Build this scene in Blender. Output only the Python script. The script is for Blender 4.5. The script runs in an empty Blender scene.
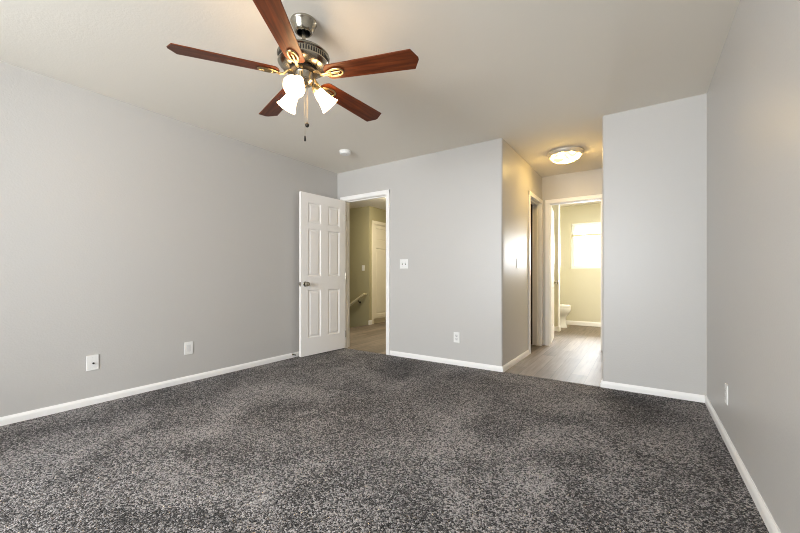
import bpy, bmesh, math
from mathutils import Vector, Matrix

# ------------------------------------------------------------------ camera, world, daylight, exposure
sc = bpy.context.scene
COL = sc.collection
R = math.radians
YAW = 33.96

cd = bpy.data.cameras.new('camera'); cam = bpy.data.objects.new('camera', cd); COL.objects.link(cam)
cam.location = (0, 0, 1.0015); cam.rotation_euler = (R(90), 0, R(YAW))
cd.sensor_width = 36.0; cd.lens = 358.93 / 800 * 36.0; cd.shift_y = 9.3 / 800
cd.clip_start = 0.02
sc.camera = cam

w = bpy.data.worlds.new('daylight'); sc.world = w; w.use_nodes = True
bgn = w.node_tree.nodes['Background']
bgn.inputs['Color'].default_value = (0.86, 0.93, 1.0, 1); bgn.inputs['Strength'].default_value = 2.0

def area(name, loc, rot, sx, sy, power, col):
    l = bpy.data.lights.new(name, 'AREA'); l.shape = 'RECTANGLE'; l.size = sx; l.size_y = sy
    l.energy = power; l.color = col
    o = bpy.data.objects.new(name, l); COL.objects.link(o); o.location = loc; o.rotation_euler = rot
    return o
# daylight that comes in through the bedroom windows behind the camera and the bathroom window
area('daylight_bedroom', (-1.60, -2.62, 1.45), (R(90), 0, 0), 2.5, 1.45, 385, (0.91, 0.96, 1.0))
area('daylight_bathroom', (-0.73, 8.40, 1.62), (R(-90), 0, 0), 1.15, 1.15, 215, (0.93, 0.97, 1.0))

# added unseen light that lifts the bathroom walls, right of the doorway
area('bathroom_fill_light', (0.05, 6.75, 2.40), (0, 0, 0), .35, .35, 30, (1.0, .92, .76))

vs = sc.view_settings
vs.view_transform = 'Standard'; vs.look = 'None'; vs.gamma = 1.0; vs.use_curve_mapping = False
vs.exposure = 0.06
try: sc.cycles.filter_width = 1.0; sc.cycles.denoising_prefilter = 'NONE'
except Exception: pass
try: sc.cycles.max_bounces = 14; sc.cycles.diffuse_bounces = 8; sc.cycles.sample_clamp_indirect = 8
except Exception: pass

# ------------------------------------------------------------------ helpers
def lin(r, g, b):
    f = lambda c: (c / 255 / 12.92) if c / 255 <= .04045 else ((c / 255 + .055) / 1.055) ** 2.4
    return (f(r), f(g), f(b), 1)

def mat(name, col, rough=.5, metal=0.0, bump=None, vary=None, emit=None, spec=.5, trans=0.0):
    """bump = (scale, strength, distance); vary = (scale, amount)"""
    m = bpy.data.materials.new(name); m.use_nodes = True
    nt = m.node_tree; b = nt.nodes['Principled BSDF']
    b.inputs['Base Color'].default_value = col
    b.inputs['Roughness'].default_value = rough; b.inputs['Metallic'].default_value = metal
    b.inputs['Specular IOR Level'].default_value = spec
    tc = nt.nodes.new('ShaderNodeTexCoord')
    if bump:
        n = nt.nodes.new('ShaderNodeTexNoise'); n.inputs['Scale'].default_value = bump[0]; n.inputs['Detail'].default_value = 3
        nt.links.new(tc.outputs['Object'], n.inputs['Vector'])
        bp = nt.nodes.new('ShaderNodeBump'); bp.inputs['Strength'].default_value = bump[1]; bp.inputs['Distance'].default_value = bump[2]
        nt.links.new(n.outputs['Fac'], bp.inputs['Height']); nt.links.new(bp.outputs['Normal'], b.inputs['Normal'])
    if vary:
        n = nt.nodes.new('ShaderNodeTexNoise'); n.inputs['Scale'].default_value = vary[0]; n.inputs['Detail'].default_value = 4
        nt.links.new(tc.outputs['Object'], n.inputs['Vector'])
        mx = nt.nodes.new('ShaderNodeMix'); mx.data_type = 'RGBA'
        d = 1 - vary[1]
        mx.inputs[6].default_value = (col[0] * d, col[1] * d, col[2] * d, 1)
        u = 1 + vary[1]
        mx.inputs[7].default_value = (min(1, col[0] * u), min(1, col[1] * u), min(1, col[2] * u), 1)
        nt.links.new(n.outputs['Fac'], mx.inputs[0]); nt.links.new(mx.outputs[2], b.inputs['Base Color'])
    if emit:
        b.inputs['Emission Color'].default_value = emit[0]; b.inputs['Emission Strength'].default_value = emit[1]
    if trans:
        b.inputs['Transmission Weight'].default_value = trans
    return m

def box(bm, x0, y0, z0, x1, y1, z1, bev=0.0, seg=2, mi=0):
    r = bmesh.ops.create_cube(bm, size=1.0)
    vs_ = r['verts']
    bmesh.ops.scale(bm, vec=(x1 - x0, y1 - y0, z1 - z0), verts=vs_)
    bmesh.ops.translate(bm, vec=((x0 + x1) / 2, (y0 + y1) / 2, (z0 + z1) / 2), verts=vs_)
    fs = list({f for v in vs_ for f in v.link_faces})
    for f in fs: f.material_index = mi
    if bev > 0:
        es = list({e for v in vs_ for e in v.link_edges})
        bmesh.ops.bevel(bm, geom=es, offset=bev, segments=seg, affect='EDGES', profile=.5)
    return bm

def frame_of(d):
    d = Vector(d).normalized()
    a = Vector((0, 0, 1)) if abs(d.z) < .9 else Vector((1, 0, 0))
    u = d.cross(a).normalized(); v = d.cross(u).normalized()
    return u, v

def tube(bm, pts, rad, n=10, closed=False, cap=True, flat=1.0, up=None):
    """sweep a circle (or ellipse when flat != 1, thin along `up`) along a polyline"""
    pts = [Vector(p) for p in pts]; N = len(pts)
    rad = rad if isinstance(rad, (list, tuple)) else [rad] * N
    rings = []; pu = None
    for i, p in enumerate(pts):
        if closed: d = pts[(i + 1) % N] - pts[i - 1]
        else: d = pts[min(i + 1, N - 1)] - pts[max(i - 1, 0)]
        d.normalize()
        if up is not None:
            v = Vector(up) - d * d.dot(Vector(up)); v.normalize(); u = d.cross(v)
        elif pu is None: u, v = frame_of(d)
        else:
            u = pu - d * pu.dot(d); u.normalize(); v = d.cross(u)
        pu = u
        rings.append([bm.verts.new(p + u * (math.cos(2 * math.pi * k / n) * rad[i]) + v * (math.sin(2 * math.pi * k / n) * rad[i] * flat)) for k in range(n)])
    M = N if closed else N - 1
    for i in range(M):
        a, b = rings[i], rings[(i + 1) % N]
        for k in range(n):
            bm.faces.new((a[k], a[(k + 1) % n], b[(k + 1) % n], b[k]))
    if cap and not closed:
        bm.faces.new(rings[0][::-1]); bm.faces.new(rings[-1])
    return bm

def lathe(bm, prof, n=40, M=None, closed_prof=False):
    """revolve (r, z) profile about z; M places it"""
    M = M or Matrix.Identity(4)
    rings = []
    for r, z in prof:
        if r < 1e-5: rings.append([bm.verts.new(M @ Vector((0, 0, z)))])
        else: rings.append([bm.verts.new(M @ Vector((r * math.cos(2 * math.pi * k / n), r * math.sin(2 * math.pi * k / n), z))) for k in range(n)])
    L = len(rings)
    for i in range(L if closed_prof else L - 1):
        a, b = rings[i], rings[(i + 1) % L]
        for k in range(n):
            k2 = (k + 1) % n
            if len(a) == 1 and len(b) == 1: continue
            if len(a) == 1: bm.faces.new((a[0], b[k], b[k2]))
            elif len(b) == 1: bm.faces.new((a[k], b[0], a[k2]))
            else: bm.faces.new((a[k], a[k2], b[k2], b[k]))
    return bm

def obj(name, bm, m, parent=None, smooth=False, mats=None):
    bmesh.ops.recalc_face_normals(bm, faces=bm.faces)
    me = bpy.data.meshes.new(name)
    bm.to_mesh(me); bm.free()
    for x in (mats or [m]): me.materials.append(x)
    if smooth:
        me.polygons.foreach_set('use_smooth', [True] * len(me.polygons))
        try: me.set_sharp_from_angle(angle=R(38))
        except Exception: pass
    o = bpy.data.objects.new(name, me); COL.objects.link(o)
    if parent is not None: o.parent = parent
    return o

def thing(name, label, cat, loc=(0, 0, 0), rz=0.0, group=None, kind=None):
    o = bpy.data.objects.new(name, None); COL.objects.link(o)
    o.location = loc; o.rotation_euler = (0, 0, rz); o.empty_display_size = .05
    o['label'] = label; o['category'] = cat
    if group: o['group'] = group
    if kind: o['kind'] = kind
    return o

def struct(name, bm, m, label=None, cat=None, smooth=False, mats=None):
    o = obj(name, bm, m, smooth=smooth, mats=mats); o['kind'] = 'structure'
    if label: o['label'] = label
    if cat: o['category'] = cat
    return o

def bullnose(bm, x, y, rad=.018):
    es = [e for e in bm.edges if all(abs(v.co.x - x) < 1e-4 and abs(v.co.y - y) < 1e-4 for v in e.verts)]
    bmesh.ops.bevel(bm, geom=es, offset=rad, segments=6, affect='EDGES', profile=.5)
    return bm
def boxes(*bs):
    bm = bmesh.new()
    for b in bs: box(bm, *b)
    return bm
B = bmesh.new

# ------------------------------------------------------------------ materials
PAINT = (196, 193, 189)
m_wall = mat('greige_wall_paint', lin(*PAINT), .40, bump=(90, .22, .004), spec=.5)
m_ceil = mat('ceiling_paint', lin(237, 231, 220), .75, bump=(75, .20, .004), spec=.3)
m_hallw = mat('lamp_tinted_hall_paint', lin(172, 164, 130), .6, bump=(90, .2, .004))  # yellow lamplight tint put into the landing wall colour
m_bath = mat('lamp_tinted_bath_paint', lin(219, 214, 192), .6, bump=(90, .2, .004))  # warm lamplight on the bathroom walls mixed into their colour
m_trim = mat('white_trim_paint', lin(246, 244, 241), .35)
m_door = mat('white_door_paint', lin(248, 244, 240), .38, bump=(160, .08, .002))
m_cab = mat('cabinet_paint', lin(232, 224, 206), .4)
m_plate = mat('white_plastic', lin(238, 237, 234), .3)
m_insert = mat('white_device_plastic', lin(222, 221, 219), .35)
m_rim = mat('satin_nickel_rim', lin(206, 200, 190), .5, metal=.55)
m_dark = mat('dark_metal', lin(52, 48, 44), .4, metal=.6)
m_slot = mat('dark_slot', lin(60, 58, 56), .6)
m_nickel = mat('brushed_nickel', lin(168, 162, 148), .25, metal=1.0, bump=(220, .05, .001))
m_nick2 = mat('lamp_tinted_nickel', lin(178, 160, 122), .30, metal=1.0)  # nickel with the warm glow of the lamps put into its colour
m_vent = mat('vent_black', lin(40, 36, 32), .5, metal=.4)
m_closet = mat('shaded_closet_wall', lin(96, 92, 84), .8)  # shade of the unlit closet put into the wall colour
m_porc = mat('white_porcelain', lin(240, 240, 238), .12)
m_rail = mat('pale_rail_paint', lin(214, 204, 170), .35)
m_vinylw = mat('white_window_vinyl', lin(240, 240, 238), .35)
m_blind = mat('white_blind_slat', lin(246, 245, 240), .5, trans=.0)
def translucent(m, col, k):
    nt = m.node_tree; b = nt.nodes['Principled BSDF']; t = nt.nodes.new('ShaderNodeBsdfTranslucent'); t.inputs['Color'].default_value = col
    mx = nt.nodes.new('ShaderNodeMixShader'); mx.inputs[0].default_value = k
    nt.links.new(b.outputs[0], mx.inputs[1]); nt.links.new(t.outputs[0], mx.inputs[2]); nt.links.new(mx.outputs[0], nt.nodes['Material Output'].inputs['Surface'])
translucent(m_blind, lin(254, 253, 250), .75)
m_brail = mat('blind_bottom_rail', lin(206, 196, 160), .5)

def mat_lamp(name, col, strength, swirl=False):
    m = bpy.data.materials.new(name); m.use_nodes = True
    nt = m.node_tree; b = nt.nodes['Principled BSDF']
    b.inputs['Base Color'].default_value = lin(245, 238, 225); b.inputs['Roughness'].default_value = .3
    b.inputs['Emission Color'].default_value = col; b.inputs['Emission Strength'].default_value = strength
    if swirl:
        tc = nt.nodes.new('ShaderNodeTexCoord'); n = nt.nodes.new('ShaderNodeTexNoise')
        n.inputs['Scale'].default_value = 9; n.inputs['Detail'].default_value = 1; n.inputs['Distortion'].default_value = 1.5
        cr = nt.nodes.new('ShaderNodeValToRGB')
        cr.color_ramp.elements[0].position = .47; cr.color_ramp.elements[0].color = (.020, .013, .005, 1)
        cr.color_ramp.elements[1].position = .55; cr.color_ramp.elements[1].color = col
        nt.links.new(tc.outputs['Object'], n.inputs['Vector']); nt.links.new(n.outputs['Fac'], cr.inputs['Fac'])
        nt.links.new(cr.outputs['Color'], b.inputs['Emission Color'])
    return m
m_shade = mat_lamp('lit_frosted_shade', (1.0, .65, .31, 1), 19.0)
m_bulb = mat_lamp('lit_bulb', (1.0, .76, .48, 1), 20.0)
m_diff = mat_lamp('lit_alabaster_glass', (1.0, .66, .20, 1), 66, swirl=True)
m_hall_diff = mat_lamp('lit_hall_glass', (1.0, .89, .66, 1), 165)

def mat_glass():
    m = bpy.data.materials.new('window_glass'); m.use_nodes = True
    nt = m.node_tree; nt.nodes.remove(nt.nodes['Principled BSDF']); out = nt.nodes['Material Output']
    t = nt.nodes.new('ShaderNodeBsdfTransparent'); g = nt.nodes.new('ShaderNodeBsdfGlossy'); g.inputs['Roughness'].default_value = .02
    fr = nt.nodes.new('ShaderNodeFresnel'); fr.inputs['IOR'].default_value = 1.45
    mx = nt.nodes.new('ShaderNodeMixShader')
    nt.links.new(fr.outputs[0], mx.inputs[0]); nt.links.new(t.outputs[0], mx.inputs[1]); nt.links.new(g.outputs[0], mx.inputs[2])
    nt.links.new(mx.outputs[0], out.inputs['Surface'])
    return m
m_glass = mat_glass()

def mat_carpet():
    m = bpy.data.materials.new('grey_carpet'); m.use_nodes = True
    nt = m.node_tree; b = nt.nodes['Principled BSDF']; b.inputs['Roughness'].default_value = .95
    b.inputs['Specular IOR Level'].default_value = 0.0
    try: b.inputs['Sheen Weight'].default_value = .25; b.inputs['Sheen Roughness'].default_value = .5
    except Exception: pass
    L = nt.links.new; N = nt.nodes.new
    tc = N('ShaderNodeTexCoord')
    # tufts: jittered cells, each with its own yarn shade, in clumps; broad paler and darker swathes of brushed pile
    nd = N('ShaderNodeTexNoise'); nd.inputs['Scale'].default_value = 110; nd.inputs['Detail'].default_value = 2
    L(tc.outputs['Object'], nd.inputs['Vector'])
    vm = N('ShaderNodeVectorMath'); vm.operation = 'MULTIPLY_ADD'; vm.inputs[1].default_value = (.008, .008, .008)
    L(nd.outputs['Color'], vm.inputs[0]); L(tc.outputs['Object'], vm.inputs[2])
    vo = N('ShaderNodeTexVoronoi'); vo.inputs['Scale'].default_value = 155; L(vm.outputs[0], vo.inputs['Vector'])
    sx = N('ShaderNodeSeparateColor'); L(vo.outputs['Color'], sx.inputs[0])
    n2 = N('ShaderNodeTexNoise'); n2.inputs['Scale'].default_value = 380; n2.inputs['Detail'].default_value = 2
    n3 = N('ShaderNodeTexNoise'); n3.inputs['Scale'].default_value = 1.7; n3.inputs['Detail'].default_value = 4; n3.inputs['Distortion'].default_value = .8
    n4 = N('ShaderNodeTexNoise'); n4.inputs['Scale'].default_value = 40; n4.inputs['Detail'].default_value = 3
    for n in (n2, n3, n4): L(tc.outputs['Object'], n.inputs['Vector'])
    def mad(x, k, y):
        q = N('ShaderNodeMath'); q.operation = 'MULTIPLY_ADD'; q.inputs[1].default_value = k
        L(x, q.inputs[0])
        if isinstance(y, float): q.inputs[2].default_value = y
        else: L(y, q.inputs[2])
        return q.outputs[0]
    v = mad(sx.outputs[0], .52, -.385); v = mad(n2.outputs['Fac'], 1.1, v); v = mad(n3.outputs['Fac'], .60, v); v = mad(n4.outputs['Fac'], .20, v)
    cr = N('ShaderNodeValToRGB'); e = cr.color_ramp.elements
    e[0].position = .64; e[0].color = lin(18, 16, 16)
    e[1].position = 1.0; e[1].color = lin(212, 205, 203)
    k = e.new(.83); k.color = lin(77, 72, 71)
    L(v, cr.inputs['Fac']); L(cr.outputs['Color'], b.inputs['Base Color'])
    hgt = mad(vo.outputs['Distance'], -45.0, n2.outputs['Fac']); hgt = mad(sx.outputs[1], .5, hgt)
    bp = N('ShaderNodeBump'); bp.inputs['Strength'].default_value = .7; bp.inputs['Distance'].default_value = .005
    L(hgt, bp.inputs['Height']); L(bp.outputs['Normal'], b.inputs['Normal'])
    return m
m_carpet = mat_carpet()

def mat_plank():
    m = bpy.data.materials.new('grey_brown_plank'); m.use_nodes = True
    nt = m.node_tree; b = nt.nodes['Principled BSDF']; b.inputs['Roughness'].default_value = .50
    L = nt.links.new; N = nt.nodes.new
    tc = N('ShaderNodeTexCoord'); mp = N('ShaderNodeMapping'); mp.inputs['Rotation'].default_value = (0, 0, R(90))
    L(tc.outputs['Object'], mp.inputs['Vector'])
    br = N('ShaderNodeTexBrick'); br.inputs['Scale'].default_value = 1.0; br.inputs['Brick Width'].default_value = 1.2; br.inputs['Row Height'].default_value = .15
    br.inputs['Mortar Size'].default_value = .0016; br.inputs['Color1'].default_value = lin(110, 98, 86); br.inputs['Color2'].default_value = lin(144, 130, 115)
    br.inputs['Mortar'].default_value = lin(62, 52, 42); br.offset = .37
    L(mp.outputs[0], br.inputs['Vector'])
    mp2 = N('ShaderNodeMapping'); mp2.inputs['Scale'].default_value = (38, 2.2, 1); L(tc.outputs['Object'], mp2.inputs['Vector'])
    n = N('ShaderNodeTexNoise'); n.inputs['Scale'].default_value = 1.0; n.inputs['Detail'].default_value = 5; n.inputs['Distortion'].default_value = .4
    L(mp2.outputs[0], n.inputs['Vector'])
    cr = N('ShaderNodeValToRGB'); cr.color_ramp.elements[0].position = .3; cr.color_ramp.elements[0].color = (.62, .6, .58, 1)
    cr.color_ramp.elements[1].position = .7; cr.color_ramp.elements[1].color = (1.1, 1.1, 1.1, 1)
    L(n.outputs['Fac'], cr.inputs['Fac'])
    mx = N('ShaderNodeMix'); mx.data_type = 'RGBA'; mx.blend_type = 'MULTIPLY'; mx.inputs[0].default_value = 1
    L(br.outputs['Color'], mx.inputs[6]); L(cr.outputs['Color'], mx.inputs[7]); L(mx.outputs[2], b.inputs['Base Color'])
    bp = N('ShaderNodeBump'); bp.inputs['Strength'].default_value = .5; bp.inputs['Distance'].default_value = .003
    L(n.outputs['Fac'], bp.inputs['Height']); L(bp.outputs['Normal'], b.inputs['Normal'])
    return m
m_plank = mat_plank()

def mat_blade():
    m = bpy.data.materials.new('mahogany_blade'); m.use_nodes = True
    nt = m.node_tree; b = nt.nodes['Principled BSDF']; b.inputs['Roughness'].default_value = .42; b.inputs['Specular IOR Level'].default_value = .22
    L = nt.links.new; N = nt.nodes.new
    tc = N('ShaderNodeTexCoord'); mp = N('ShaderNodeMapping'); mp.inputs['Scale'].default_value = (3.0, 42, 42)
    L(tc.outputs['Object'], mp.inputs['Vector'])
    n = N('ShaderNodeTexNoise'); n.inputs['Scale'].default_value = 1; n.inputs['Detail'].default_value = 5; n.inputs['Distortion'].default_value = .5
    L(mp.outputs[0], n.inputs['Vector'])
    cr = N('ShaderNodeValToRGB'); cr.color_ramp.elements[0].position = .3; cr.color_ramp.elements[0].color = lin(66, 30, 15)
    cr.color_ramp.elements[1].position = .72; cr.color_ramp.elements[1].color = lin(124, 62, 30)
    L(n.outputs['Fac'], cr.inputs['Fac']); L(cr.outputs['Color'], b.inputs['Base Color'])
    return m
m_blade = mat_blade()

# ------------------------------------------------------------------ setting: dimensions
XL, XR, YB, YR, H = -3.552, .425, 3.698, -2.40, 2.44
XO0, XO1 = -1.206, -.295          # opening to the bathroom hall
YE = 5.49                         # end wall of that hall
T = .115
DX0, DX1, DH = -3.430, -2.702, 2.035   # bedroom doorway
BX0, BX1 = -1.098, -.450               # bathroom doorway
LY0, LY1 = 4.795, 5.415                # linen door on the hall's left wall
BXL, BXR, BYF = -1.95, .75, 8.10       # bathroom
SX, SY0, SY1 = -4.65, 4.75, 5.78       # stair edge and stairwell

# floors
struct('floor', boxes((XL - T, YR - T, -.12, XR + T, YB, 0.0)), m_carpet, 'dark grey flecked cut pile carpet over the bedroom floor', 'floor')
struct('floor_hall', boxes((XO0 - 1.0, YB + .0005, -.12, BXR + T, BYF + T, -.006), (SX, YB + .0005, -.12, XO0 - 1.001, 7.6, -.006), (SX - .56, SY1 + .001, -.12, SX, 7.6, -.006)),
       m_plank, 'grey brown plank floor of the hall and bathroom beyond the carpet', 'floor')
# ceiling
struct('ceiling', boxes((-7.2, YR - T, H, BXR + T, BYF + .2, H + .12)), m_ceil, 'off white lightly textured ceiling', 'ceiling')
# walls
struct('wall_left', boxes((XL - T, YR - T, 0, XL, YB + T, H)), m_wall, 'long greige wall on the left with two small plates', 'wall')
struct('wall_right', boxes((XR, YR - T, 0, XR + T, YB - .0, H)), m_wall, 'greige wall at the right with one outlet near the corner', 'wall')
struct('wall_back', bullnose(boxes((XL, YB, -.006, DX0 - .02, YB + T, H), (DX0 - .02, YB, DH + .02, DX1 + .02, YB + T, H), (DX1 + .02, YB, -.006, XO0, YB + T, H)), XO0, YB),
       m_wall, 'greige wall between the open door and the hall opening', 'wall', smooth=True)
struct('wall_closet', bullnose(boxes((XO1, YB, -.006, XR + T, YE, H)), XO1, YB), m_wall, 'short greige wall to the right of the hall opening', 'wall', smooth=True)
WX0, WX1, WZ0, WZ1 = -2.75, -.45, .80, 2.10
struct('wall_rear', boxes((XL, YR - T, 0, WX0, YR, H), (WX1, YR - T, 0, XR, YR, H), (WX0, YR - T, 0, WX1, YR, WZ0), (WX0, YR - T, WZ1, WX1, YR, H)), m_wall, 'rear bedroom wall around the wide window', 'wall')
struct('wall_hall', boxes((XO0 - T, YB + T, -.006, XO0, LY0 - .02, H), (XO0 - T, LY0 - .02, DH + .02, XO0, LY1 + .02, H), (XO0 - T, LY1 + .02, -.006, XO0, YE, H)),
       m_wall, 'side wall of the short hall with a narrow dark doorway', 'wall')
struct('wall_end', boxes((XO0 - T, YE, -.006, BX0 - .02, YE + .06, H), (BX0 - .02, YE, DH + .02, BX1 + .02, YE + .06, H), (BX1 + .02, YE, -.006, BXR + T, YE + .06, H)),
       m_wall, 'end wall of the short hall around the bathroom doorway', 'wall')
y0, y1 = YE + .06, YE + T
struct('wall_bathroom_near', boxes((BXL - T, y0, -.006, BX0 - .02, y1, H), (BX0 - .02, y0, DH + .02, BX1 + .02, y1, H), (BX1 + .02, y0, -.006, BXR + T, y1, H)), m_bath, 'cream bathroom side of the wall around the bathroom doorway', 'wall')
VX0, VX1, VZ0, VZ1 = -1.205, -.262, 1.15, 2.07
struct('wall_bathroom_far', boxes((BXL - T, BYF, -.006, VX0, BYF + .14, H), (VX1, BYF, -.006, BXR + T, BYF + .14, H), (VX0, BYF, -.006, VX1, BYF + .14, VZ0), (VX0, BYF, VZ1, VX1, BYF + .14, H)),
       m_bath, 'cream far wall of the bathroom with a bright window', 'wall')
struct('wall_bathroom_left', boxes((BXL - T, y1, -.006, BXL, BYF, H)), m_bath, 'cream left wall of the bathroom', 'wall')
struct('wall_bathroom_right', boxes((BXR, y1, -.006, BXR + T, BYF, H)), m_bath, 'cream right wall of the bathroom', 'wall')
struct('wall_toilet_partition', boxes((BXL, 7.00, -.006, -1.262, 7.11, H)), m_bath, 'cream partition in front of the toilet', 'wall')
# closet behind the narrow hall doorway
cx = -2.15
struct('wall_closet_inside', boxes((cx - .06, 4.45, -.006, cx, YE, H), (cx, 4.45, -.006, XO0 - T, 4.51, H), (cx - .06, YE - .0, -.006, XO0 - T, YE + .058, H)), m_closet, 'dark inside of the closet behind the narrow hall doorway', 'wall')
# landing beyond the bedroom door
struct('wall_landing_right', boxes((-2.36, YB + T, -.006, -2.26, 7.6, H)), m_hallw, 'khaki right wall of the landing', 'wall')
struct('wall_landing_end', boxes((SX, 7.5, -.006, -2.36, 7.6, H)), m_hallw, 'khaki end wall of the landing', 'wall')
struct('wall_landing_left', boxes((SX - T, YB, -.006, SX, SY0, H)), m_hallw, 'khaki left wall of the landing', 'wall')
CY0, CY1, CZ1 = 5.91, 6.72, 2.10
struct('wall_landing', boxes((SX - .5, SY1 + .001, -.006, SX, CY0, H), (SX - .5, CY1, -.006, SX, 7.5, H), (SX - .5, CY0, CZ1, SX, CY1, H), (SX - .56, CY0, -.006, SX - .5, CY1, CZ1)),
       m_hallw, 'khaki wall with the built in linen cabinet', 'wall')
struct('wall_stairwell', boxes((-7.2, SY1, -2.2, SX - .001, SY1 + T, H)), m_hallw, 'khaki stairwell wall behind the sloped handrail', 'wall')
struct('wall_stairwell_side', boxes((-7.2, SY0 - T, -2.2, SX - T - .001, SY0, H)), m_hallw, 'khaki near wall of the stairwell', 'wall')
struct('wall_stairwell_end', boxes((-7.3, SY0 - T, -2.2, -7.2, SY1 + T, H)), m_hallw, 'khaki end wall of the stairwell', 'wall')
# stairs going down to the left
bm = B()
for k in range(8):
    box(bm, SX - .26 * (k + 1), SY0, -.18 * (k + 2), SX - .26 * k, SY1, -.18 * (k + 1))
stairs = obj('staircase', bm, m_carpet); stairs['kind'] = 'structure'; stairs['label'] = 'carpeted stairs going down behind the landing'; stairs['category'] = 'stairs'
struct('trim_1', boxes((SX - .025, SY0, -.05, SX + .03, SY1, -.004)), m_plank, 'plank nosing at the top of the stairs', 'trim')

# baseboards: 83 mm high with an eased top
BH, BT = .057, .013
def bb(bm, p, q, inward, z=0.0, h=BH):
    """baseboard from p to q (xy); inward = unit normal into the room"""
    p = Vector(p); q = Vector(q); n = Vector(inward)
    prof = [(0, 0), (BT, 0), (BT, h - .022), (BT - .003, h - .012), (BT - .008, h - .003), (BT - .009, h), (0, h)]
    a = [bm.verts.new((p.x + n.x * d, p.y + n.y * d, z + zz)) for d, zz in prof]
    b = [bm.verts.new((q.x + n.x * d, q.y + n.y * d, z + zz)) for d, zz in prof]
    N = len(prof)
    for i in range(N): bm.faces.new((a[i], a[(i + 1) % N], b[(i + 1) % N], b[i]))
    bm.faces.new(a); bm.faces.new(b[::-1])
CW, CT = .058, .016               # casing
bm = B(); bb(bm, (XL, YR), (XL, YB), (1, 0)); struct('baseboard_left', bm, m_trim, 'white baseboard along the long left wall', 'baseboard')
bm = B(); bb(bm, (XR, YB), (XR, YR), (-1, 0)); struct('baseboard_right', bm, m_trim, 'white baseboard along the right wall', 'baseboard')
bm = B(); bb(bm, (DX1 + CW + .004, YB), (XO0, YB), (0, -1)); bb(bm, (XL + BT, YB), (DX0 - CW - .004, YB), (0, -1))
bb(bm, (XO0, YB - BT), (XO0, LY0 - CW - .004), (1, 0), -.006, BH + .006)
struct('baseboard_back', bm, m_trim, 'white baseboard from the open door round the corner into the hall', 'baseboard')
bm = B(); bb(bm, (XO1 , YB), (XR - BT, YB), (0, -1)); bb(bm, (XO1, YE), (XO1, YB - BT), (-1, 0), -.006, BH + .006)
struct('baseboard_closet', bm, m_trim, 'white baseboard under the short wall right of the hall', 'baseboard')
bm = B(); bb(bm, (BXL, BYF), (BXR, BYF), (0, -1), -.006, .085); bb(bm, (BXR, BYF), (BXR, y1), (-1, 0), -.006, .085)
bb(bm, (BXL, 7.0), (-1.262, 7.0), (0, -1), -.006, .085)
struct('baseboard_bathroom', bm, m_trim, 'white baseboard along the far bathroom wall', 'baseboard')
bm = B(); bb(bm, (SX, SY1 - .012), (SX, CY0 - CW), (1, 0), -.006, .09); bb(bm, (SX, SY1), (SX - .02, SY1), (0, -1), -.006, .09)
struct('baseboard_landing', bm, m_trim, 'short white baseboard block beside the linen cabinet', 'baseboard')

# ------------------------------------------------------------------ door casings and jambs
def casing_x(bm, x0, x1, top, y, ny, jd, z0=-.006, cw=CW):
    """casing and jamb for a doorway in a wall facing ny (+-1 in y); jd = wall depth away from that face"""
    ya, yb_ = sorted((y, y + ny * CT))
    box(bm, x0 - cw, ya, z0, x0 + .004 - .008, yb_, top + cw, .004)
    box(bm, x1 + .004, ya, z0, x1 + cw, yb_, top + cw, .004)
    box(bm, x0 - cw, ya - (.002 if ny < 0 else 0), top + .004, x1 + cw, yb_ + (.002 if ny > 0 else 0), top + cw, .004)
    ja, jb = sorted((y, y - ny * jd))
    box(bm, x0 - .0195, ja, z0, x0, jb, top + .0195); box(bm, x1, ja, z0, x1 + .0195, jb, top + .0195)
    box(bm, x0, ja, top, x1, jb, top + .0195)
    s0, s1 = (ja + .042, ja + .072)
    box(bm, x0, s0, z0, x0 + .01, s1, top - .01); box(bm, x1 - .01, s0, z0, x1, s1, top - .01); box(bm, x0, s0, top - .01, x1, s1, top)
bm = B(); casing_x(bm, DX0, DX1, DH, YB, -1, T)
struct('trim_2', bm, m_trim, 'white casing around the open bedroom doorway', 'door casing')
bm = B(); casing_x(bm, BX0, BX1, DH, YE, -1, T)
struct('trim_3', bm, m_trim, 'white casing around the bathroom doorway', 'door casing')
# narrow hall doorway, in the wall facing +x
bm = B()
box(bm, XO0, LY0 - CW, -.006, XO0 + CT, LY0 - .004, DH + CW, .004); box(bm, XO0, LY1 + .004, -.006, XO0 + CT, LY1 + CW, DH + CW, .004)
box(bm, XO0, LY0 - CW, DH + .004, XO0 + CT + .002, LY1 + CW, DH + CW, .004)
box(bm, XO0 - T, LY0 - .0195, -.006, XO0, LY0, DH + .0195); box(bm, XO0 - T, LY1, -.006, XO0, LY1 + .0195, DH + .0195); box(bm, XO0 - T, LY0, DH, XO0, LY1, DH + .0195)
box(bm, XO0 - .075, LY1 - .01, -.006, XO0 - .045, LY1, DH - .01); box(bm, XO0 - .075, LY0, -.006, XO0 - .045, LY0 + .01, DH - .01); box(bm, XO0 - .075, LY0, DH - .01, XO0 - .045, LY1, DH)
struct('trim_4', bm, m_trim, 'white casing around the narrow dark doorway in the short hall', 'door casing')
bm = B(); box(bm, -1.262, 6.985, .085, -1.246, 7.125, H); box(bm, -1.285, 6.984, -.006, -1.232, 7.126, .085, .004)  # upright white board paints window daylight onto the partition end
struct('trim_5', bm, m_trim, 'toilet partition end painted white for window daylight, with baseboard block', 'trim')

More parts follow.
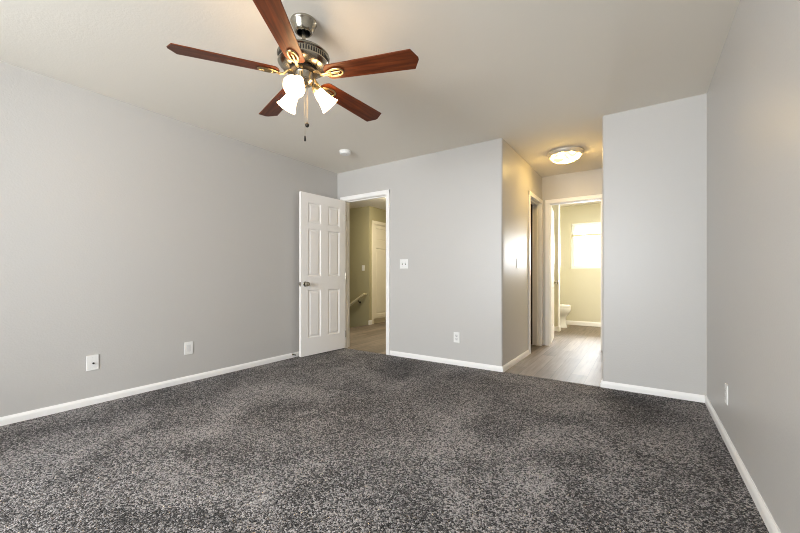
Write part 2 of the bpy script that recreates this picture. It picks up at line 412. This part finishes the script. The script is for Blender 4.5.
# ------------------------------------------------------------------ doors
def panel_leaf(W, Hh, Tt, cols, rows, z0=0.0):
    """moulded panel leaf in x 0..W, y -Tt/2..Tt/2; every panel is a sunk moulding with a raised field"""
    bm = B()
    xs = sorted({0, W} | {c for a in cols for c in a}); zs = sorted({0, Hh} | {c for a in rows for c in a})
    for side in (-1, 1):
        y = side * Tt / 2
        for i in range(len(xs) - 1):
            for j in range(len(zs) - 1):
                xa, xb, za, zb = xs[i], xs[i + 1], zs[j], zs[j + 1]
                if (xa, xb) in cols and (za, zb) in rows:
                    lv = [(0, 0), (.010, -.009), (.020, -.010), (.042, -.003)]
                    loops = []
                    for off, dep in lv:
                        yy = y + side * dep
                        loops.append([bm.verts.new(v) for v in ((xa + off, yy, za + off), (xb - off, yy, za + off), (xb - off, yy, zb - off), (xa + off, yy, zb - off))])
                    for a, b in zip(loops, loops[1:]):
                        for k in range(4): bm.faces.new((a[k], a[(k + 1) % 4], b[(k + 1) % 4], b[k]))
                    bm.faces.new(loops[-1])
                else:
                    bm.faces.new([bm.verts.new(v) for v in ((xa, y, za), (xb, y, za), (xb, y, zb), (xa, y, zb))])
    h = Tt / 2
    for q in (((0, 0), (W, 0)), ((0, Hh), (W, Hh))):
        bm.faces.new([bm.verts.new(v) for v in ((q[0][0], -h, q[0][1]), (q[1][0], -h, q[1][1]), (q[1][0], h, q[1][1]), (q[0][0], h, q[0][1]))])
    for x in (0, W):
        bm.faces.new([bm.verts.new(v) for v in ((x, -h, 0), (x, h, 0), (x, h, Hh), (x, -h, Hh))])
    bmesh.ops.remove_doubles(bm, verts=bm.verts, dist=1e-5)
    bmesh.ops.translate(bm, vec=(0, 0, z0), verts=bm.verts)
    return bm

def knob_bm(y, side):
    bm = B()
    M = Matrix.Translation((0, y, 0)) @ Matrix.Rotation(R(-90 * side), 4, 'X')
    lathe(bm, [(0, 0), (.031, 0), (.033, .004), (.029, .009), (.014, .012), (.012, .026), (.019, .032), (.027, .040), (.029, .050), (.025, .060), (.014, .066), (0, .067)], 28, M)
    return bm

def make_door(name, label, W, hinge, ang, rows, cols, group=None, knob_z=.90, hz=(.20, 1.0, 1.80)):
    """leaf runs from the hinge along local +x"""
    d = thing(name, label, 'door', (hinge[0], hinge[1], 0), R(ang), kind='structure')
    TT = .035
    obj('door_leaf', panel_leaf(W, 2.022, TT, cols, rows, .010), m_door, d)
    for s in (-1, 1):
        k = obj('door_knob', knob_bm(0, s), m_nickel, d, True); k.location = (W - .062, s * TT / 2, knob_z)
    bm = B(); box(bm, W - .0005, -.012, knob_z - .028, W + .0012, .012, knob_z + .028, .0005); box(bm, W, -.007, knob_z - .008, W + .009, .006, knob_z + .008, .002)
    obj('latch_plate', bm, m_nickel, d)
    for z in hz:
        bm = B(); lathe(bm, [(0, -.045), (.006, -.045), (.006, .045), (0, .045)], 12, Matrix.Translation((-.005, TT / 2 + .003, z)))
        box(bm, -.0012, -.012, z - .044, .0005, TT / 2 + .003, z + .044)
        obj('hinge', bm, m_nickel, d, True)
    return d

W = .734
cols = [(.108, .108 + .200), (W - .308, W - .108)]
rows6 = [(.215, .815), (.985, 1.580), (1.655, 1.905)]
# bedroom leaf: hinged at the left jamb, swung into the room almost to the left wall
make_door('door_1', 'white six panel bedroom door standing open against the left wall', W, (-3.407, 3.685), -94.0, rows6, cols)
# bathroom leaf folded inward
W2 = .64
make_door('door_2', 'white bathroom door folded inward, seen almost edge on in the far doorway', W2, (-1.117, YE + T + .012), 97.5, rows6, [(.10, .27), (W2 - .27, W2 - .10)])

# ------------------------------------------------------------------ ceiling fan
FX, FY = -1.588, 1.382
fan = thing('ceiling_fan', 'brushed nickel ceiling fan with five mahogany blades and three lit bell shades', 'ceiling fan', (FX, FY, H))
def zf(z): return z - H            # local height under the ceiling
bm = B(); lathe(bm, [(.0, 0), (.072, 0), (.0735, -.006), (.071, -.012), (.0685, -.014), (.060, -.040), (.052, -.056), (.047, -.062), (.042, -.064), (.038, -.063), (.037, -.058)], 48)
can = obj('canopy', bm, m_nickel, fan, True)
bm = B(); lathe(bm, [(.0372, -.060), (.036, -.024), (0, -.022)], 36); obj('canopy_shade_lining', bm, m_dark, can, True)  # dark lining paints the shade inside the open canopy
bm = B(); tube(bm, [(0, 0, -.045), (0, 0, zf(2.262))], .0105, 20)
lathe(bm, [(.0, -.022), (.020, -.024), (.023, -.034), (.018, -.044), (.0105, -.047)], 24)
obj('downrod', bm, m_nickel, fan, True)
# motor housing
bm = B(); lathe(bm, [(0, zf(2.292)), (.024, zf(2.292)), (.030, zf(2.284)), (.045, zf(2.274)), (.100, zf(2.268)), (.130, zf(2.258)), (.143, zf(2.246)), (.145, zf(2.240)), (.141, zf(2.236)),
                     (.137, zf(2.234)), (.135, zf(2.206)), (.140, zf(2.203)), (.141, zf(2.198)), (.134, zf(2.188)), (.118, zf(2.176)), (.085, zf(2.170)), (.052, zf(2.168)), (0, zf(2.168))], 64)
housing = obj('motor_housing', bm, m_nickel, fan, True)
bm = B()
for k in range(60):
    a = 2 * math.pi * k / 60
    bm2 = bmesh.ops.create_cube(bm, size=1.0)['verts']
    bmesh.ops.scale(bm, vec=(.003, .0068, .022), verts=bm2)
    bmesh.ops.transform(bm, matrix=Matrix.Rotation(a, 4, 'Z') @ Matrix.Translation((.1362, 0, zf(2.220))), verts=bm2)
obj('vent_slots', bm, m_vent, housing)
# hub the blade irons bolt to
bm = B(); lathe(bm, [(0, zf(2.168)), (.074, zf(2.168)), (.078, zf(2.164)), (.078, zf(2.152)), (.072, zf(2.149)), (0, zf(2.149))], 40)
obj('flywheel', bm, m_dark, fan, True)
bm = B(); lathe(bm, [(0, zf(2.150)), (.049, zf(2.150)), (.0505, zf(2.145)), (.0485, zf(2.141)), (.0485, zf(2.108)), (.054, zf(2.104)), (.055, zf(2.098)), (.044, zf(2.086)), (.028, zf(2.080)), (.014, zf(2.076)), (.010, zf(2.068)), (0, zf(2.066))], 40)
obj('switch_housing', bm, m_nickel, fan, True)

BR0, BR1, BZ = .130, .665, zf(2.134)
def blade_bm():
    """blade along +x: rounded root, faint widening, blunt pointed tip"""
    pts = []
    w0, w1 = .053, .067
    for k in range(9):
        a = math.pi / 2 + math.pi * k / 8
        pts.append((BR0 + .035 + .035 * math.cos(a), w0 * math.sin(a)))
    pts += [(BR1 - .030, -w1), (BR1, -.008), (BR1, .008), (BR1 - .030, w1)]
    bm = B(); t = .0028
    lo = [bm.verts.new((x, y, -t)) for x, y in pts]; hi = [bm.verts.new((x, y, t)) for x, y in pts]
    bm.faces.new(lo); bm.faces.new(hi)
    for i in range(len(pts)):
        j = (i + 1) % len(pts); bm.faces.new((lo[i], lo[j], hi[j], hi[i]))
    bmesh.ops.bevel(bm, geom=[e for e in bm.edges if len(e.link_faces) == 2 and any(len(f.verts) > 6 for f in e.link_faces)], offset=.0012, segments=1, affect='EDGES')
    return bm
def iron_bm():
    """openwork iron under the blade root: stem that curls down from the flywheel, oval loop, centre tongue"""
    bm = B()
    z = -.009
    loop = []
    for k in range(28):
        a = 2 * math.pi * k / 28
        x = .190 + .050 * math.cos(a); y = .0235 * math.sin(a) * (1.0 + .25 * math.cos(a))
        loop.append((x, y, z))
    tube(bm, loop, .0056, 10, closed=True, flat=.75, up=(0, 0, 1))
    tube(bm, [(.060, 0, .018), (.078, 0, .016), (.094, 0, .004), (.110, 0, -.010), (.128, 0, -.013), (.150, 0, z - .001), (.190, 0, z), (.222, 0, z)],
         [.010, .010, .009, .0085, .0085, .0075, .0065, .005], 12, flat=.7, up=(0, .0001, 1))
    for x, y in ((.168, .013), (.168, -.013), (.214, 0)):
        lathe(bm, [(0, z - .008), (.004, z - .007), (.0055, z - .003), (.0055, z + .007), (0, z + .007)], 12, Matrix.Translation((x, y, 0)))
    return bm
blade0 = None
for k in range(5):
    a = (89.4, 161.4, 235.0, 303.6, 18.6)[k]; droop = (.4, -.6, -.9, 0, .6)[k]
    if blade0 is None:
        bl = obj('blade', blade_bm(), m_blade, fan); ir = obj('blade_iron', iron_bm(), m_nick2, bl, True); blade0, iron0 = bl, ir
    else:
        bl = blade0.copy(); COL.objects.link(bl); bl.parent = fan
        ir = iron0.copy(); COL.objects.link(ir); ir.parent = bl
    bl.matrix_local = Matrix.Translation((0, 0, BZ)) @ Matrix.Rotation(R(a), 4, 'Z') @ Matrix.Rotation(R(droop), 4, 'Y') @ Matrix.Rotation(R(-11), 4, 'X')

# three light arms with bell shades
for k in range(3):
    az = R(-56.04 - 4 + 120 * k)
    tilt = R(45)
    D = Vector((math.cos(az) * math.sin(tilt), math.sin(az) * math.sin(tilt), -math.cos(tilt)))
    mouth = Vector((math.cos(az) * .152, math.sin(az) * .152, zf(1.992)))
    neck = mouth - D * .110
    Mx = Matrix.Translation(neck) @ D.to_track_quat('Z', 'Y').to_matrix().to_4x4()
    bm = B()
    e = Vector((math.cos(az), math.sin(az), 0))
    tube(bm, [e * .040 + Vector((0, 0, zf(2.126))), e * .052 + Vector((0, 0, zf(2.130))), neck - D * .040, neck - D * .022, neck - D * .004], [.008, .008, .008, .009, .010], 14)
    lathe(bm, [(0, -.030), (.012, -.030), (.017, -.024), (.022, -.012), (.0255, .003), (.0255, .008), (.023, .008), (0, .007)], 28, Mx)
    obj('light_arm', bm, m_nick2, fan, True)
    bm = B()
    outer = [(.0235, .004), (.027, .009), (.031, .020), (.0340, .036), (.037, .054), (.042, .074), (.049, .094), (.0575, .110)]
    inner = [(r - .003, z) for r, z in reversed(outer)]
    lathe(bm, outer + inner, 36, Mx, closed_prof=True)
    sh = obj('lamp_shade', bm, m_shade, fan, True)
    bm = B(); lathe(bm, [(0, .010), (.012, .010), (.013, .030), (.022, .052), (.025, .064), (.021, .078), (.010, .086), (0, .088)], 20, Mx)
    obj('light_bulb', bm, m_bulb, sh, True)

def chain(off, zt, zb, fob, mfob):
    bm = B(); tube(bm, [(off[0], off[1], zf(zt)), (off[0], off[1], zf(zb))], .0011, 8)
    z = zt
    while z > zb + .004:
        lathe(bm, [(0, .0017), (.0017, 0), (0, -.0017)], 6, Matrix.Translation((off[0], off[1], zf(z)))); z -= .012
    c = obj('pull_chain', bm, m_nick2, fan, True)
    bm = B(); lathe(bm, fob, 18, Matrix.Translation((off[0], off[1], zf(zb)))); obj('chain_fob', bm, mfob, c, True)
rv = Vector((math.cos(R(YAW)), math.sin(R(YAW))))
f1 = [(0, .004), (.005, .003), (.010, -.004), (.0115, -.011), (.009, -.019), (.004, -.023), (0, -.024)]
f2 = [(0, .004), (.003, .003), (.0045, -.004), (.0055, -.018), (.005, -.027), (0, -.029)]
chain(rv * .019, 2.086, 1.866, f1, m_dark)
chain(rv * .001 + Vector((-.012, .018)), 2.082, 1.800, f2, m_dark)

# ------------------------------------------------------------------ smoke detector, flush lights
sd = thing('smoke_detector', 'small round white smoke detector on the ceiling above the open door', 'smoke detector', (-2.84, 3.085, H))
bm = B(); lathe(bm, [(0, 0), (.066, 0), (.068, -.004), (.068, -.012), (.064, -.017), (0, -.017)], 40); obj('mounting_base', bm, m_plate, sd, True)
bm = B(); lathe(bm, [(0, -.017), (.060, -.017), (.061, -.026), (.056, -.035), (.040, -.040), (0, -.042)], 40); obj('cover', bm, m_plate, sd, True)
bm = B(); lathe(bm, [(0, -.041), (.008, -.041), (.008, -.0445), (0, -.045)], 16, Matrix.Translation((.028, -.01, 0))); obj('test_button', bm, m_insert, sd, True)

fl = thing('flush_ceiling_light', 'lit round glass flush light with a nickel rim on the short hall ceiling', 'ceiling light', (-.735, 4.52, H))
bm = B(); lathe(bm, [(0, 0), (.176, 0), (.192, -.005), (.197, -.014), (.196, -.022), (.186, -.040), (.176, -.052), (.166, -.054), (.160, -.048), (.156, -.020), (0, -.018)], 56); obj('rim', bm, m_rim, fl, True)
bm = B(); lathe(bm, [(.162, -.040), (.160, -.062), (.144, -.086), (.112, -.104), (.070, -.114), (.030, -.118), (0, -.119)], 56); obj('glass_bowl', bm, m_diff, fl, True)
bm = B(); lathe(bm, [(0, -.112), (.009, -.113), (.011, -.119), (.007, -.126), (0, -.129)], 16); obj('finial', bm, m_nick2, fl, True)

hl = thing('flush_ceiling_light', 'lit round light on the landing ceiling, barely showing at the top of the open doorway', 'ceiling light', (-3.66, 5.20, H))
bm = B(); lathe(bm, [(0, 0), (.15, 0), (.158, -.010), (.155, -.022), (0, -.022)], 40); obj('rim', bm, m_nickel, hl, True)
bm = B(); lathe(bm, [(.146, -.022), (.140, -.040), (.110, -.062), (.06, -.074), (0, -.078)], 40); obj('glass_bowl', bm, m_hall_diff, hl, True)

# ------------------------------------------------------------------ wall plates (local: plate in xz plane, facing -y)
def plate(bm, w_, h_): box(bm, -w_ / 2, -.006, -h_ / 2, w_ / 2, 0, h_ / 2, .0022)
def screws(par, pts):
    for x, z in pts:
        bm = B(); lathe(bm, [(0, 0), (.0032, 0), (.0030, .0010), (0, .0013)], 10, Matrix.Translation((x, -.0056, z)) @ Matrix.Rotation(R(90), 4, 'X')); obj('screw', bm, m_insert, par, True)
def outlet(label, loc, rz):
    o = thing('wall_outlet', label, 'outlet', loc, rz)
    bm = B(); plate(bm, .072, .116); obj('cover_plate', bm, m_plate, o)
    for z in (.0195, -.0195):
        bm = B(); box(bm, -.0165, -.0085, z - .014, .0165, -.004, z + .014, .004, 3); r = obj('receptacle', bm, m_insert, o)
        bm = B()
        box(bm, -.0085, -.0089, z - .002, -.0062, -.0080, z + .0075); box(bm, .0062, -.0089, z - .001, .0085, -.0080, z + .0065)
        lathe(bm, [(0, 0), (.0027, 0), (.0027, .001), (0, .001)], 10, Matrix.Translation((0, -.0080, z - .008)) @ Matrix.Rotation(R(90), 4, 'X'))
        obj('slots', bm, m_slot, r)
    screws(o, [(0, 0)])
    return o
def switch(label, loc, rz, gang=1, name='light_switch'):
    o = thing(name, label, 'light switch', loc, rz)
    bm = B(); plate(bm, .072 + .046 * (gang - 1), .116); obj('cover_plate', bm, m_plate, o)
    for g in range(gang):
        x = (g - (gang - 1) / 2) * .046
        bm = B(); box(bm, x - .006, -.0068, -.0125, x + .006, -.004, .0125, .0006); t = obj('toggle_slot', bm, m_slot if gang > 1 else m_insert, o)
        bm = B(); tube(bm, [(x, -.005, 0), (x, -.012, .004), (x, -.018, .008)], [.0052, .0046, .0038], 10); obj('toggle', bm, m_plate, t, True)
        screws(o, [(x, .030), (x, -.030)])
    return o
outlet('white duplex outlet low on the wall between open door and hall opening', (-1.723, YB, .311), 0)
outlet('white duplex outlet low on the right wall near the corner', (XR, 2.884, .291), R(-90))
switch('white double toggle switch plate on the wall right of the open door', (-2.430, YB, 1.148), 0, 2)
switch('single white toggle switch on the side wall of the short hall, seen edge on', (XO0, 4.252, 1.148), R(90))
switch('single pale toggle switch on the khaki wall above the handrail', (-4.815, SY1, 1.165), 0)
cp = thing('cable_wall_plate', 'white cable jack plate with a small dark connector, low on the left wall', 'wall plate', (XL, .982, .325), R(90))
bm = B(); plate(bm, .075, .118); obj('cover_plate', bm, m_plate, cp)
bm = B(); My = Matrix.Translation((.004, -.005, -.006)) @ Matrix.Rotation(R(90), 4, 'X')
lathe(bm, [(0, 0), (.0075, 0), (.0075, .004), (.0048, .004), (.0048, .012), (0, .012)], 14, My); obj('cable_jack', bm, m_dark, cp, True)
screws(cp, [(0, .042), (0, -.042)])
bp = thing('decorator_wall_plate', 'white plate with a rectangular insert on the left wall, nearer the open door', 'wall plate', (XL, 1.697, .319), R(90))
bm = B(); plate(bm, .075, .118); obj('cover_plate', bm, m_plate, bp)
bm = B(); box(bm, -.0165, -.0078, -.0335, .0165, -.004, .0335, .0015); obj('insert', bm, m_insert, bp)
screws(bp, [(0, .048), (0, -.048)])

# ------------------------------------------------------------------ door stop on the left baseboard
ds = thing('door_stop', 'small metal spring door stop on the left baseboard behind the open door', 'door stop', (XL + BT, 2.905, .040))
bm = B(); lathe(bm, [(0, 0), (.010, 0), (.010, .004), (.006, .007), (0, .007)], 16, Matrix.Rotation(R(90), 4, 'Y')); obj('mount', bm, m_nickel, ds, True)
bm = B(); tube(bm, [(.006 + .040 * k / 80, .0052 * math.cos(k * .62), .0052 * math.sin(k * .62)) for k in range(81)], .0012, 6); obj('spring', bm, m_dark, ds, True)
bm = B(); lathe(bm, [(0, .044), (.0065, .044), (.007, .050), (.006, .056), (0, .057)], 14, Matrix.Rotation(R(90), 4, 'Y')); obj('rubber_tip', bm, m_dark, ds, True)

# ------------------------------------------------------------------ landing: linen cabinet and handrail
lc = thing('linen_cabinet', 'cream built in linen cabinet with two stacked panel doors beyond the open doorway', 'cabinet', (SX, (CY0 + CY1) / 2, -.006))
cw2 = (CY1 - CY0) / 2
bm = B()
box(bm, -.48, -cw2 + .001, .0, -.002, -cw2 + .02, CZ1); box(bm, -.48, cw2 - .02, 0, -.002, cw2 - .001, CZ1); box(bm, -.48, -cw2 + .02, CZ1 - .02, -.002, cw2 - .02, CZ1 + .004); box(bm, -.48, -cw2 + .02, .105, -.002, cw2 - .02, .125)
box(bm, -.49, -cw2 + .02, 0, -.47, cw2 - .02, CZ1)
obj('carcass', bm, m_cab, lc)
bm = B()
box(bm, 0, -cw2 - CW, .0, .016, -cw2 + .006, CZ1 + CW, .004); box(bm, 0, cw2 - .006, 0, .016, cw2 + CW, CZ1 + CW, .004); box(bm, 0, -cw2 - CW, CZ1 - .006, .018, cw2 + CW, CZ1 + CW, .004)
obj('face_casing', bm, m_cab, lc)
def slab_door(z0, z1):
    bm = panel_leaf(cw2 * 2 - .05, z1 - z0, .02, [(.065, cw2 * 2 - .05 - .065)], [(.065, z1 - z0 - .065)])
    bmesh.ops.transform(bm, matrix=Matrix.Translation((-.012, -cw2 + .025, z0)) @ Matrix.Rotation(R(90), 4, 'Z'), verts=bm.verts)
    return bm
for z0_, z1_ in ((1.690, CZ1 - .024), (.130, 1.655)):
    d = obj('cabinet_door', slab_door(z0_, z1_), m_cab, lc)
    bm = B(); lathe(bm, [(0, 0), (.006, 0), (.006, .012), (.013, .018), (.012, .026), (0, .028)], 14, Matrix.Translation((-.002, cw2 - .06, z0_ + (.06 if z0_ > 1 else 1.0))) @ Matrix.Rotation(R(90), 4, 'Y')); obj('cabinet_knob', bm, m_nickel, d, True)
bm = B(); box(bm, -.030, -cw2 + .02, 1.655, -.004, cw2 - .02, 1.690); obj('face_rail', bm, m_cab, lc)
bm = B(); box(bm, -.060, -cw2 + .02, 0, -.045, cw2 - .02, .105); obj('toe_kick', bm, m_cab, lc)

hr = thing('handrail', 'pale sloped stair handrail on brackets along the khaki stairwell wall', 'handrail', (-4.735, SY1, .60))
sl = Vector((-1.0, 0, -.60))
p0, p1 = Vector((0.012, -.062, .030)), Vector((0.012, -.062, .012)) + sl * 2.0
bm = B(); tube(bm, [p0, p0 + sl * .02, p0 + sl * .5, p1], [.025, .028, .028, .028], 16); tube(bm, [p0 + sl * .005, p0 + sl * .005 + Vector((0, .060, 0))], .019, 14)
obj('rail', bm, m_rail, hr, True)
for t in (.18, 1.1, 1.8):
    q = p0 + sl * t
    bm = B(); tube(bm, [(q.x, 0, q.z - .075), (q.x, -.035, q.z - .070), (q.x, -.060, q.z - .045), (q.x, -.062, q.z - .020)], .0075, 10)
    lathe(bm, [(0, 0), (.026, 0), (.024, .005), (0, .007)], 18, Matrix.Translation((q.x, 0, q.z - .075)) @ Matrix.Rotation(R(90), 4, 'X')); obj('bracket', bm, m_dark, hr, True)

# ------------------------------------------------------------------ bathroom: toilet, window, blind
tl = thing('toilet', 'white porcelain toilet showing past the partition in the bathroom', 'toilet', (-1.90, 7.60, -.006))
def oval(bm, secs, n=36):
    """stack of superellipse rings: (z, cx, rx_front, rx_back, ry)"""
    rings = []
    for z, cx_, rf, rb, ry in secs:
        ring = []
        for k in range(n):
            a = 2 * math.pi * k / n; c_, s_ = math.cos(a), math.sin(a)
            ring.append(bm.verts.new((cx_ + (rf if c_ > 0 else rb) * c_, ry * s_, z)))
        rings.append(ring)
    for a, b in zip(rings, rings[1:]):
        for k in range(n): bm.faces.new((a[k], a[(k + 1) % n], b[(k + 1) % n], b[k]))
    bm.faces.new(rings[0][::-1]); bm.faces.new(rings[-1])
bm = B(); oval(bm, [(0, .40, .300, .26, .118), (.02, .40, .300, .26, .118), (.05, .40, .285, .25, .108), (.13, .40, .270, .24, .098), (.20, .41, .268, .23, .104), (.25, .44, .275, .23, .132), (.30, .465, .285, .23, .160), (.35, .475, .290, .24, .178), (.385, .478, .288, .245, .184), (.398, .478, .285, .245, .182)])
box(bm, .0, -.10, 0, .25, .10, .385, .02, 3)
obj('bowl', bm, m_porc, tl, True)
bm = B(); oval(bm, [(.398, .49, .272, .225, .182), (.404, .49, .276, .23, .186), (.418, .49, .276, .23, .186), (.422, .49, .272, .225, .182)]); obj('seat', bm, m_porc, tl, True)
bm = B(); oval(bm, [(.422, .49, .270, .225, .180), (.428, .49, .274, .23, .184), (.440, .49, .268, .225, .178), (.446, .49, .240, .20, .150)]); obj('lid', bm, m_porc, tl, True)
bm = B(); box(bm, .005, -.21, .385, .195, .21, .735, .025, 3); tank = obj('tank', bm, m_porc, tl, True)
bm = B(); box(bm, .0, -.22, .735, .205, .22, .770, .012, 3); obj('tank_lid', bm, m_porc, tl, True)
bm = B(); tube(bm, [(.195, -.15, .66), (.215, -.15, .66), (.218, -.10, .655)], .007, 10); obj('flush_lever', bm, m_nickel, tank, True)

def window(name, x0, x1, z0, z1, y, fr, label):
    wn = thing(name, label, 'window', (0, 0, 0), kind='structure')
    def ring(bm, a0, a1, b0, b1, ya, yb_, t_):
        box(bm, a0, ya, b0, a0 + t_, yb_, b1); box(bm, a1 - t_, ya, b0, a1, yb_, b1)
        box(bm, a0 + t_, ya, b0, a1 - t_, yb_, b0 + t_); box(bm, a0 + t_, ya, b1 - t_, a1 - t_, yb_, b1)
    bm = B(); ring(bm, x0, x1, z0, z1, y, y + .06, fr); obj('window_frame', bm, m_vinylw, wn)
    xm = (x0 + x1) / 2
    for a0, a1, yy in ((x0 + fr, xm + .018, y + .012), (xm - .018, x1 - fr, y + .036)):
        bm = B(); ring(bm, a0, a1, z0 + fr, z1 - fr, yy, yy + .022, .030); s = obj('sash', bm, m_vinylw, wn)
        bm = B(); box(bm, a0 + .030, yy + .009, z0 + fr + .030, a1 - .030, yy + .013, z1 - fr - .030); obj('pane', bm, m_glass, s)
    return wn
window('window_1', VX0, VX1, VZ0, VZ1, BYF + .07, .028, 'bright sliding window with a raised blind in the far bathroom wall')
window('window_2', WX0, WX1, WZ0, WZ1, YR - .10, .045, 'wide white framed sliding window in the rear bedroom wall')
bl = thing('window_blind', 'raised white blind stacked at the top of the bathroom window', 'blind', ((VX0 + VX1) / 2, BYF + .03, VZ1))
hw = (VX1 - VX0) / 2 - .006
bm = B(); box(bm, -hw, -.022, -.045, hw, .025, -.001, .003); obj('head_rail', bm, m_blind, bl)
bm = B()
for k in range(14): box(bm, -hw + .004, -.022, -.058 - k * .0125, hw - .004, .022, -.0475 - k * .0125, .002, 1)
box(bm, -hw + .1, -.003, -.23, -hw + .106, .003, -.045); box(bm, hw - .106, -.003, -.23, hw - .1, .003, -.045)
obj('slat_stack', bm, m_blind, bl)
bm = B(); box(bm, -hw + .002, -.024, -.262, hw - .002, .024, -.230, .004); obj('bottom_rail', bm, m_brail, bl)
bm = B(); tube(bm, [(-hw + .05, -.026, -.05), (-hw + .05, -.027, -.60)], .003, 8); obj('tilt_wand', bm, m_blind, bl)
